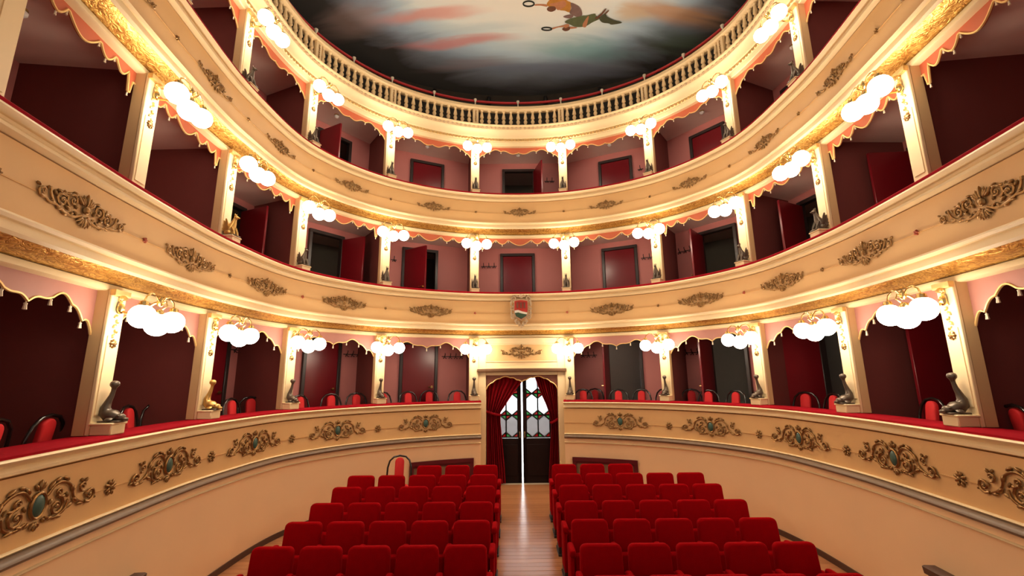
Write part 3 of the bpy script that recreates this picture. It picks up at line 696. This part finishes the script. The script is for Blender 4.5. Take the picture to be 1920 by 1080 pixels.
for t in range(3):
    for i in (-5, -4, -3, -2, -1, 1, 2, 3, 4, 5):
        if (t, abs(i)) == (1, 5): continue
        s = pil_s(i); gold = (t == 0 and i == -4) or (t == 1 and i == -4)
        kind = 'dolphin' if t == 0 else 'griffin'
        lab = f'{"gilded" if gold else "dark bronze"} {"dolphin with raised tail" if t == 0 else "seated griffin"} statuette on the {piltxt(t, i)}'
        R = thing(f'{kind}_statuette', lab, 'statuette', (*P(s, .085), PZ0[t]+H0+.105), rz(s), f'{kind} statuettes on the {TW[t]} pillars')
        for k, me in SM[kind+('_gold' if gold else '')]: place(me, k, R)

# ================================================================== LAMPS
def lamp_meshes():
    br = MB().ell((0, -.03, .10), (.035, .03, .05), 8, 5)
    br.tube([(0, -.02, .10), (0, -.07, .06), (0, -.15, .055), (0, -.24, .10), (0, -.31, .155), (0, -.36, .165)], [.012]*6, 6)
    br.tube(spiral(0, .12, .06, 3.6, 1.3, -1, 12, 0) and [(0, -.20+p[0], p[2]) for p in spiral(0, .115, .055, 3.6, 1.3, -1, 12, 0)], .007, 5)
    br.lathe([(.012, .12), (.028, .14), (.03, .17), (.014, .20), (.008, .215)], 8, c=(0, -.36, 0))
    arms = []
    for x, z in ((-.215, 0), (0, -.05), (.215, 0)):
        if x: p = [(x*.05, -.36, .16), (x*.3, -.36, .215), (x*.62, -.36, .225), (x*.9, -.36, .19), (x, -.36, .135)]
        else: p = [(0, -.37, .16), (0, -.41, .17), (0, -.425, .13), (0, -.39, .10), (0, -.36, .075)]
        a_ = MB().tube([(q[0], q[1], q[2]) for q in p], .008, 6)
        a_.lathe([(.012, .03), (.035, .018), (.042, -.005), (.040, -.02)], 10, c=(x, -.36, z+.115)); arms.append(a_.mesh('arm', 'brass'))
    g = MB().ell((0, 0, 0), (.105, .105, .105), 16, 10).mesh('globe', 'opal_globe', 180)
    return br.mesh('bracket', 'brass'), arms, g
LB, LA, LG = lamp_meshes(); LZ = [.56, 2.785, 5.035]
for t in range(3):
    for i in (-5, -4, -3, -2, -1, 1, 2, 3, 4, 5):
        s = pil_s(i)
        R = thing('wall_lamp', f'lit three-globe brass lamp on the {piltxt(t, i)}', 'lamp', (*P(s, 0), LZ[t]+H0), rz(s), f'{TW[t]} globe lamps')
        place(LB, 'bracket', R)
        for (x, z), am in zip(((-.215, 0), (0, -.05), (.215, 0)), LA):
            a_ = place(am, 'arm', R); place(LG, 'globe', a_, (x, -.36, z))

# ================================================================== VALANCES
def seg_path(segs, n=7):
    out = [segs[0][:2]]
    for a_, b_ in zip(segs, segs[1:]):
        d = b_[2] if len(b_) > 2 else 0
        for k in range(1, n+1):
            t_ = k/n; out.append((a_[0]+(b_[0]-a_[0])*t_, a_[1]+(b_[1]-a_[1])*t_+d*math.sin(PI*t_)))
    return out
VAL = [seg_path([(0, -.215), (.16, -.165, .015), (.32, -.15, -.008), (.62, -.175, .065), (.82, -.30, .03), (1, -.41, .06)]),
       [(.26*k/8, -.045-.115*math.cos(PI/2*k/8)) for k in range(8)]+seg_path([(.26, -.045), (.29, -.045), (.42, -.135, -.02), (.56, -.045, -.02), (.59, -.045), (.84, -.06, -.085), (.875, -.26, .01), (.91, -.26), (.945, -.13, .01), (1, -.13)]),
       seg_path([(0, -.125), (.07, -.15, -.005), (.24, -.13, -.02), (.40, -.085, .015), (.44, -.105), (.72, -.13, .06), (.86, -.21, .03), (1, -.32, .03)])]
TAS = [(0, .32, .62, .82), (.275, .42, .575, .893), (.44, .72, .86)]
VTOP = [.82, 3.07, 5.31]
for t in range(3):
    for b in range(-5, 6):
        if t == 0 and b == 0: continue
        s0, s1 = bay(b); m = (s0+s1)/2; hw = (s1-s0)/2-.085
        hp = [(x*hw, z) for x, z in VAL[t]]; full = [(-x, z) for x, z in hp[:0:-1]]+hp
        dense = []
        for p, q in zip(full, full[1:]):
            nn = max(1, int(abs(q[0]-p[0])/.06)+1)
            for k in range(nn): dense.append((p[0]+(q[0]-p[0])*k/nn, p[1]+(q[1]-p[1])*k/nn))
        dense.append(full[-1]); n = len(dense)
        R = thing('valance', f'scalloped red valance with gold edging heading the {baytxt(t, b)}', 'valance', group=f'{TW[t]} valances')
        v = []; f = []
        for y in (-.009, .009):
            for x, z in dense: v += [(x, y, z), (x, y, .0)]
        for i in range(n-1):
            f += [(2*i, 2*i+2, 2*i+3, 2*i+1), (2*n+2*i, 2*n+2*i+1, 2*n+2*i+3, 2*n+2*i+2), (2*i, 2*n+2*i, 2*n+2*i+2, 2*i+2)]
        mb = MB().add(v, f); mb.shift((0, 0, VTOP[t]+H0)).bend(m, -.135).build('board', 'valance_rose' if t == 0 else 'valance_red', R)
        MB().tube([(x, -.010, z) for x, z in dense], .0105, 5).shift((0, 0, VTOP[t]+H0)).bend(m, -.135).build('edging', 'trim_gold', R)
        for tx in TAS[t]:
            for k in ((-1, 1) if tx else (1,)):
                x = k*tx*hw; z = min(dense, key=lambda p: abs(p[0]-x))[1]
                q_ = 1 if t == 0 else .68; tm = MB().lathe([(.004*q_, 0), (.004*q_, -.012*q_), (.013*q_, -.018*q_), (.010*q_, -.03*q_), (.015*q_, -.065*q_), (.006*q_, -.068*q_)], 6)
                tm.build('tassel', 'tassel', R, loc=(*P(m+x, -.135), VTOP[t]+H0+z))

# ================================================================== ENTRANCE
YD = 9.42
W = thing('wall_portal', 'cream entrance surround below the coat of arms with framed panel over the door', 'wall'); tag(W, kind='structure')
for k in (-1, 1): MB().rbox((k*.84, YD+.12, .815/2+H0/2-.06), (.18, .24, .815+H0+.12), .006, 1).build('post', 'cream', W)
MB().rbox((0, YD+.10, H0+.4275), (1.52, .18, .775), .004, 1).build('header', 'cream', W)
MB().rbox((0, YD-.03, H0+.14), (1.86, .12, .062), .012, 2).build('cornice', 'portal_brown', W)
MB().rbox((0, YD-.01, H0+.185), (1.66, .05, .03), .006, 1).build('moulding', 'cream', W)
pn = MB().rbox((0, YD+.006, H0+.50), (1.48, .012, .36), .003, 1).build('panel', 'panel', W)
fr = MB()
for z in (.32, .68): fr.rbox((0, YD-.004, H0+z), (1.52, .02, .022), .004, 1)
for x in (-.75, .75): fr.rbox((x, YD-.004, H0+.5), (.022, .02, .38), .004, 1)
fr.build('panel_frame', 'cream', W)
o_ = ornament_garland(); o_.v = [(x*1.18, y, z*1.4) for x, y, z in o_.v]; o_.shift((0, YD, H0+.51)); o_.build('ornament', 'gilt', W)
# pelmet
def pel(x):  # x in 0..1
    return None
hp = seg_path([(0, -.14), (.14, -.10, .012), (.32, -.055, .02), (.62, -.07, .035), (.82, -.15, .02), (.93, -.20, .01), (1, -.29, .015)])
hp = [(x*.745, z) for x, z in hp]; full = [(-x, z) for x, z in hp[:0:-1]]+hp; n = len(full)
R = thing('pelmet', 'brown scalloped pelmet with gold edging above the entrance curtains', 'pelmet', (0, YD+.06, H0+.04))
v = []; f = []
for y_ in (-.012, .012):
    for x, z in full: v += [(x, y_, z), (x, y_, 0)]
for i in range(n-1): f += [(2*i, 2*i+2, 2*i+3, 2*i+1), (2*n+2*i, 2*n+2*i+1, 2*n+2*i+3, 2*n+2*i+2), (2*i, 2*n+2*i, 2*n+2*i+2, 2*i+2)]
MB().add(v, f).build('board', 'pelmet_brown', R); MB().tube([(x, -.014, z) for x, z in full], .012, 6).build('edging', 'trim_gold', R)
# curtains
def interp(tab, z):
    for (z0, x0), (z1, x1) in zip(tab, tab[1:]):
        if z <= z0 and z >= z1: return x0+(x1-x0)*(z0-z)/(z0-z1)
    return tab[-1][1]
def curtain(nm, outer, tab, sgn):
    R = thing('curtain', f'red velvet curtain tied back on the {nm} of the entrance', 'curtain', (outer, YD+.17, 0), 0, 'entrance curtains')
    nz, nx = 34, 46; v = []; f = []; zb = -2.12 if sgn < 0 else -2.10
    for i in range(nz+1):
        z = .03+(zb-.03)*i/nz; inn = interp(tab, z); wd = abs(inn-outer); amp = .022+.018*min(1, .35/wd)
        for k in range(nx+1):
            q = k/nx; x = outer-outer+sgn*(-1)*0+(inn-outer)*q
            sag = 0
            y_ = amp*math.sin(q*2*PI*8+.6*math.sin(z*3))+.012*math.sin(q*2*PI*3+z*2)
            v.append((x, y_, z+H0-sag))
    for i in range(nz):
        for k in range(nx): f.append((i*(nx+1)+k, i*(nx+1)+k+1, (i+1)*(nx+1)+k+1, (i+1)*(nx+1)+k))
    m2 = len(v); v += [(x, y_+.012, z) for x, y_, z in v]; f += [tuple(j+m2 for j in q[::-1]) for q in f]
    MB().add(v, f).build('drape', 'curtain', R, 80)
    zt = -.74 if sgn < 0 else -.90; inn = interp(tab, zt)-outer
    MB().tube([(-.0, -.03, zt+.04+H0), (inn*.4, -.062, zt+H0), (inn*.8, -.058, zt-.03+H0), (inn*1.03, -.02, zt-.04+H0), (inn*1.03, .03, zt-.04+H0)], .022, 8, (.6, 1.2)).build('tieback', 'curtain', R)
curtain('left', -.745, [(.05, .03), (-.077, .03), (-.284, -.139), (-.51, -.303), (-.73, -.454), (-.95, -.45), (-1.26, -.42), (-1.83, -.37), (-2.2, -.35)], -1)
curtain('right', .745, [(.05, .25), (-.04, .29), (-.284, .374), (-.56, .50), (-.77, .568), (-.92, .602), (-1.1, .60), (-1.53, .568), (-2.1, .524), (-2.2, .52)], 1)
# glazed double door
D = thing(f'door_{dn}', 'dark double entrance door, slightly ajar, with red and green leaded glass', 'door', (0, 9.72, .01), 0); tag(D, kind='structure'); dn += 1
fr = MB()
for x in (-.72, .72): fr.box((x, 0, 1.15), (.12, .09, 2.3))
fr.box((0, 0, 2.30), (1.48, .09, .08)); fr.build('frame', 'door_wood', D)
LW = .64; CW = .27; RH = .445; ZG = .90
hexm = {}
def cell_polys(w_, h_, c):
    return [(0, c), (w_/2, 0), (w_, c), (w_, h_-c), (w_/2, h_), (0, h_-c)]
CC = .10
for k in (-1, 1):
    ang = .06 if k < 0 else -.05
    leafm = MB()
    leafm.box((k*-.035, 0, 1.12), (.07, .045, 2.22)); leafm.box((k*-(LW-.035), 0, 1.12), (.07, .045, 2.22))
    leafm.box((k*-LW/2, 0, .44), (LW, .045, .88)); leafm.box((k*-LW/2, 0, 2.235), (LW, .045, .03))
    L_ = leafm.build('leaf', 'door_wood', D, 0); L_.location = (k*.658, 0, 0); L_.rotation_euler = (0, 0, k*.012)
    rp = MB().rbox((k*-LW/2, -.026, .45), (LW-.16, .02, .62), .008, 1).build('lower_panel', 'door_wood', L_)
    x0 = -k*.07 if k < 0 else -.07-2*CW+.0
    x0 = .07 if k < 0 else -.07-2*CW+.02
    cw = (LW-.14)/2
    if k > 0: x0 = -.07-2*cw
    for c_ in range(2):
        for r_ in range(3):
            X, Z = x0+c_*cw, ZG+r_*RH
            MB().prism([(X+x, Z+z) for x, z in cell_polys(cw, RH, CC)], -.004, .004).build('pane', 'glass_clear' if r_ else 'glass_grey', L_, 0)
            for j, tri in enumerate([[(0, 0), (cw/2, 0), (0, CC)], [(cw, 0), (cw, CC), (cw/2, 0)], [(0, RH), (0, RH-CC), (cw/2, RH)], [(cw, RH), (cw/2, RH), (cw, RH-CC)]]):
                MB().prism([(X+x, Z+z) for x, z in tri], -.004, .004).build('pane', ('glass_green', 'glass_red')[(0, 1, 1, 0)[j]], L_, 0)
            cm = MB()
            for (p, q) in [((0, CC), (cw/2, 0)), ((cw/2, 0), (cw, CC)), ((0, RH-CC), (cw/2, RH)), ((cw/2, RH), (cw, RH-CC)), ((0, 0), (cw, 0)), ((0, 0), (0, RH)), ((cw, 0), (cw, RH)), ((0, RH), (cw, RH))]:
                cm.tube([(X+p[0], 0, Z+p[1]), (X+q[0], 0, Z+q[1])], .015, 4)
            cm.build('came', 'came', L_, 0)
    MB().tube([(-k*(LW-.03), -.03, 1.02), (-k*(LW-.03), -.07, 1.02), (-k*(LW-.03), -.07, .90), (-k*(LW-.03), -.03, .90)], .010, 6).build('handle', 'brass', L_)
# vestibule beyond the doors; side walls and ceiling added to hold back daylight
for k, nm in ((-1, 'left'), (1, 'right')):
    tag(MB().box((k*.92, 10.7, 1.3), (.06, 1.9, 2.9)).build(f'wall_daylight_screen_{nm}', 'corridor', smooth=0), f'added vestibule wall screening the corridors from daylight on the {nm}', 'wall', kind='structure')
tag(MB().box((0, 12.25, 1.3), (3.0, .06, 2.9)).build('wall_street', 'street_plaster', smooth=0), 'bright white street wall beyond the entrance doors', 'wall', kind='structure')
tag(MB().box((0, 10.7, 2.72), (1.84, 1.9, .06)).build('ceiling_daylight_screen', 'corridor', smooth=0), 'added vestibule ceiling holding back daylight outside the entrance doors', 'ceiling', kind='structure')
tag(MB().box((0, 11.1, -.03), (1.84, 2.3, .06)).build('floor_vestibule', 'pavement', smooth=0), 'grey stone floor of the vestibule outside the entrance', 'floor', kind='structure')

# wood-framed niches in the stalls wall
for sg in (-1, 1):
    s0, s1 = 1.02, 2.32
    R = thing('wall_niche', f'low dark red wood-framed niche in the stalls wall, {side(sg)} of the entrance', 'niche', group='stalls wall niches')
    def nb(a_, b_, z0, z1, o0, o1, nm, m_):
        x0, x1 = sorted((sg*a_, sg*b_)); sweep([(o0, z0), (o1, z0), (o1, z1), (o0, z1)], x0, x1, .1).build(nm, m_, R)
    nb(s0, s1, -1.62, -1.55, .16, .225, 'frame_top', 'dark_wood'); nb(s0, s1, -1.66, -1.62, .16, .205, 'frame_bead', 'dark_wood')
    nb(s0, s0+.08, -2.22, -1.62, .16, .215, 'frame_side', 'dark_wood'); nb(s1-.08, s1, -2.22, -1.62, .16, .215, 'frame_side', 'dark_wood')
    nb(s0+.08, s1-.08, -2.22, -1.66, .16, .192, 'back_panel', 'niche_back')
# dark wooden rail ends low on the stalls wall
for sg in (-1, 1):
    R = thing('wooden_rail', f'short dark wooden rail end on the {side(sg)} stalls wall', 'rail', group='stalls rail ends')
    x0, x1 = sorted((sg*7.35, sg*8.4)); z = -1.76
    sweep([(.19, z-.07), (.29, z-.07), (.30, z-.01), (.28, z), (.19, z)], x0, x1, .1).build('rail', 'baseboard', R)
    x0, x1 = sorted((sg*7.5, sg*7.56)); sweep([(.17, z-.16), (.25, z-.07), (.17, z-.07)], x0, x1, .06).build('bracket', 'baseboard', R)
# gilded pier at the edge of the stage opening
for sg in (-1, 1):
    s = sg*(SP[5]+.42); R = thing('trim_2' if sg < 0 else 'trim_3', f'gilded fluted pier of the stage opening on the {side(sg)}', 'pier', (*P(s, .03), 0), rz(s)); tag(R, kind='structure')
    MB().box((0, .2, 3.9), (.5, .4, 7.8)).build('core', 'panel', R, 0)
    for q in range(5): MB().tube([(-.18+.09*q, -.01, 0), (-.18+.09*q, -.01, 7.7)], .028, 8).build('flute', 'gilt_pier', R)

# ================================================================== STALLS SEATS
def pad(wb, wt, h, th, rc, e=.016):
    out = []
    for cx, cz, a0, wx in ((1, 1, 0, wt), (-1, 1, PI/2, wt), (-1, 0, PI, wb), (1, 0, 1.5*PI, wb)):
        for k in range(5):
            a_ = a0+PI/2*k/4; out.append((cx*(wx/2-rc)+rc*math.cos(a_), (h-rc if cz else rc)+rc*math.sin(a_)))
    n = len(out); v = []; f = []
    L = [(-th/2, -e), (-th/2+e*.35, -e*.3), (-th/2+e, 0), (th/2-e, 0), (th/2-e*.35, -e*.3), (th/2, -e)]
    for y_, ins in L:
        for x, z in out:
            v.append((x*(1+ins/(wb/2)), y_, h/2+(z-h/2)*(1+ins/(h/2))))
    for i in range(len(L)-1):
        for k in range(n): f.append((i*n+k, i*n+(k+1) % n, (i+1)*n+(k+1) % n, (i+1)*n+k))
    f += [tuple(range(n-1, -1, -1)), tuple(range((len(L)-1)*n, len(L)*n))]
    return MB().add(v, f)
def seat_meshes():
    b = pad(.43, .405, .50, .085, .055, .022); b.v = [tuple(Matrix.Translation((0, -.03, .30)) @ Matrix.Rotation(-.13, 4, 'X') @ Vector(p)) for p in b.v]
    c = pad(.40, .40, .36, .10, .05, .022); c.v = [tuple(Matrix.Translation((0, -.125, .14)) @ Matrix.Rotation(-.06, 4, 'X') @ Vector(p)) for p in c.v]
    a_ = MB().rbox((0, -.20, .565), (.066, .27, .075), .028, 3)
    s_ = MB().rbox((0, -.12, .32), (.04, .30, .46), .015, 2)
    ft = MB().rbox((0, -.12, .05), (.04, .26, .09), .006, 1).box((0, -.12, .008), (.06, .34, .016))
    return [b.mesh('backrest', 'velvet', 60), c.mesh('seat', 'velvet', 60)], a_.mesh('armrest', 'velvet', 60), s_.mesh('side_panel', 'velvet', 60), ft.mesh('foot', 'black_iron')
SB, SA, SS_, SF = seat_meshes()
ROWY = [4.06, 4.69, 5.33, 5.955, 6.63, 7.22, 7.80]
RN = ['front', 'second', 'third', 'fourth', 'fifth', 'sixth', 'back']
for r_, yb in enumerate(ROWY):
    for sg in (-1, 1):
        for c_ in range(3 if r_ == 6 else 5):
            x = sg*(.655+.47*c_); y_ = yb; z = fz(y_-.1)
            if abs(x) > half_width(y_)-.15: continue
            R = thing('theatre_seat', f'red velvet tip-up seat, {RN[r_]} row {side(sg)} of the aisle, {ORD[c_+1]} from the aisle', 'seat', (x, y_, z), 0, 'red stalls seats')
            for me in SB: place(me, me.name, R)
            for x_ in ([-sg*.235]+([sg*.235] if c_ == (2 if r_ == 6 else 4) else [])):
                a_ = place(SA, 'armrest', R, (x_, 0, 0)); q_ = place(SS_, 'side_panel', R, (x_, 0, 0)); place(SF, 'foot', q_)

# ================================================================== BENTWOOD CHAIRS
def chair_meshes():
    hoop = MB().tube([(-.195, .16, .43), (-.20, .185, .60), (-.195, .205, .74), (-.165, .222, .845), (-.10, .23, .905), (0, .232, .925), (.10, .23, .905), (.165, .222, .845), (.195, .205, .74), (.20, .185, .60), (.195, .16, .43)], .0155, 7)
    p = pad(.15, .15, .44, .05, .07, .014); p.v = [tuple(Matrix.Translation((0, .165, .46)) @ Matrix.Rotation(-.13, 4, 'X') @ Vector(q)) for q in p.v]
    seat = MB().lathe([(.17, .44), (.205, .45), (.205, .47), (.16, .49), (.02, .495)], 18)
    ring = MB().tube([(.21*math.cos(2*PI*i/20), .21*math.sin(2*PI*i/20), .445) for i in range(20)], .017, 6, closed=True)
    lr = MB().tube([(.13*math.cos(2*PI*i/20), .13*math.sin(2*PI*i/20), .24) for i in range(20)], .010, 5, closed=True)
    legs = [MB().tube([(sx*.15, sy*.14, .44), (sx*.165, sy*.155, .2), (sx*.20, sy*.19, .0)], [.016, .015, .012], 7).mesh('leg', 'bentwood') for sx in (-1, 1) for sy in (-1, 1)]
    return [('back_hoop', hoop.mesh('back_hoop', 'bentwood', 80)), ('back_pad', p.mesh('back_pad', 'chair_pad', 60)), ('seat', seat.mesh('seat', 'chair_pad')), ('seat_ring', ring.mesh('seat_ring', 'bentwood', 80)), ('leg_ring', lr.mesh('leg_ring', 'bentwood', 80))]+[('leg', m) for m in legs]
CH = chair_meshes()
def chair(loc, rot, label, group):
    R = thing('bentwood_chair', label, 'chair', loc, rot, group)
    for nm, me in CH: place(me, nm, R)
CS = {-5: [(-8.48, -.26, .2), (-8.04, -.24, .1)], -4: [(-6.66, -.52, .25), (-6.26, -.62, -.25)], -3: [(-5.42, -.75, .2), (-5.16, -.45, .15), (-4.76, -.68, -.2)], -2: [(-4.06, -.45, .25), (-3.56, -.5, .0), (-3.15, -.5, -.1)],
      -1: [(-2.59, -.5, .4), (-2.18, -.5, .15), (-1.78, -.85, -.2), (-1.26, -.5, .05)], 1: [(1.23, -.5, .1), (1.37, -.92, -.1), (1.90, -.5, .1), (2.27, -.55, -.15), (2.58, -.85, -.3)], 2: [(3.12, -.85, .3), (3.46, -.5, .05), (3.86, -.52, -.15)],
      3: [(4.94, -.55, .2), (5.34, -.5, -.1)], 4: [(6.78, -.45, -.1)], 5: [(7.98, -.26, -.2)]}
for b, L_ in CS.items():
    for k, (s, ho, dr) in enumerate(L_):
        lab = 'black bentwood chair, '+(f'{ORD[k+1]} from the left, ' if len(L_) > 1 else 'red-padded, ')+f'in the {baytxt(0, b)}'
        chair((*P(s, ho+.2 if ho < -.4 else ho-.22), ZF[0]+H0), rz(s)+dr+(0 if ho < -.4 else PI), lab, 'bentwood chairs in the ground-tier boxes')
chair((-2.11, 7.78, fz(7.78)), .12, 'lone black bentwood chair standing at the end of the back stalls row', None)

# ================================================================== SMALL THINGS IN THE BOXES
def coat_rack(t, b, x, z, n):
    m, an, Ln = bay_frame(b); q = Matrix.Translation((m.x, m.y, 0)) @ Matrix.Rotation(an, 4, 'Z') @ Vector((x, -.002, 0))
    R = thing('coat_rack', f'dark iron coat hooks on the wall of the {baytxt(t, b)}', 'coat rack', (q.x, q.y, z+H0), an, 'coat racks in the boxes')
    MB().rbox((0, -.006, 0), (.13*n, .012, .016), .003, 1).build('board', 'black_iron', R)
    for k in range(n):
        xx = (k-(n-1)/2)*.13
        MB().tube([(xx, -.015, .0), (xx, -.05, .015), (xx, -.075, .055), (xx, -.065, .075)], .008, 5).tube([(xx, -.015, -.005), (xx-.03, -.045, -.05), (xx-.04, -.06, -.035)], .007, 5).tube([(xx, -.015, -.005), (xx+.03, -.045, -.05), (xx+.04, -.06, -.035)], .007, 5).build('hook', 'black_iron', R)
for t, b, x, z, n in ((0, -2, 1.0, .50, 3), (0, -1, .86, .48, 4), (0, -4, .6, .50, 3), (0, 1, -.86, .48, 3), (0, 2, -.90, .47, 4), (1, 0, -.75, 2.68, 3), (1, 1, .60, 2.66, 2), (1, -1, -.58, 2.67, 1), (1, 2, -.92, 2.68, 3), (2, 0, .80, 4.92, 2), (2, 1, .60, 4.85, 1), (0, -3, .98, .50, 2)): coat_rack(t, b, x, z, n)
for t, b, x, z, w_, h_, m_, lab in ((0, 2, -.02, .28, .42, .55, 'picture_yellow', 'yellowish framed picture behind the'), (1, 2, .10, 1.95, .42, .50, 'door_wood', 'small dark corridor picture behind the'), (1, -2, .10, 1.75, .42, .45, 'door_wood', 'dark low corridor panel behind the')):
    m, an, Ln = bay_frame(b, -2.42); q = Matrix.Translation((m.x, m.y, 0)) @ Matrix.Rotation(an, 4, 'Z') @ Vector((x, 0, 0))
    R = thing('framed_picture', f'{lab} {baytxt(t, b)}', 'picture', (q.x, q.y, z+H0), an)
    MB().box((0, 0, 0), (w_, .02, h_)).build('canvas', m_, R, 0)
    fr = MB()
    for k in (-1, 1): fr.box((k*w_/2, -.008, 0), (.03, .03, h_+.03)); fr.box((0, -.008, k*h_/2), (w_+.03, .03, .03))
    fr.build('frame', 'door_frame', R, 0)
for t, b in ((2, 0), (2, -1), (2, 1), (2, -2), (2, 2), (2, 3), (1, -5)):
    s = sum(bay(b))/2; R = thing('ceiling_lamp', f'small unlit white ceiling lamp in the {baytxt(t, b)}', 'lamp', (*P(s, -.62), ZC[t]+H0), rz(s), 'box ceiling lamps')
    MB().lathe([(.045, -.0), (.045, -.012), (.03, -.015)], 12).build('mount', 'brass', R); MB().lathe([(.03, -.012), (.05, -.03), (.048, -.05), (.03, -.07), (.005, -.078)], 12).build('shade', 'fixture_white', R)
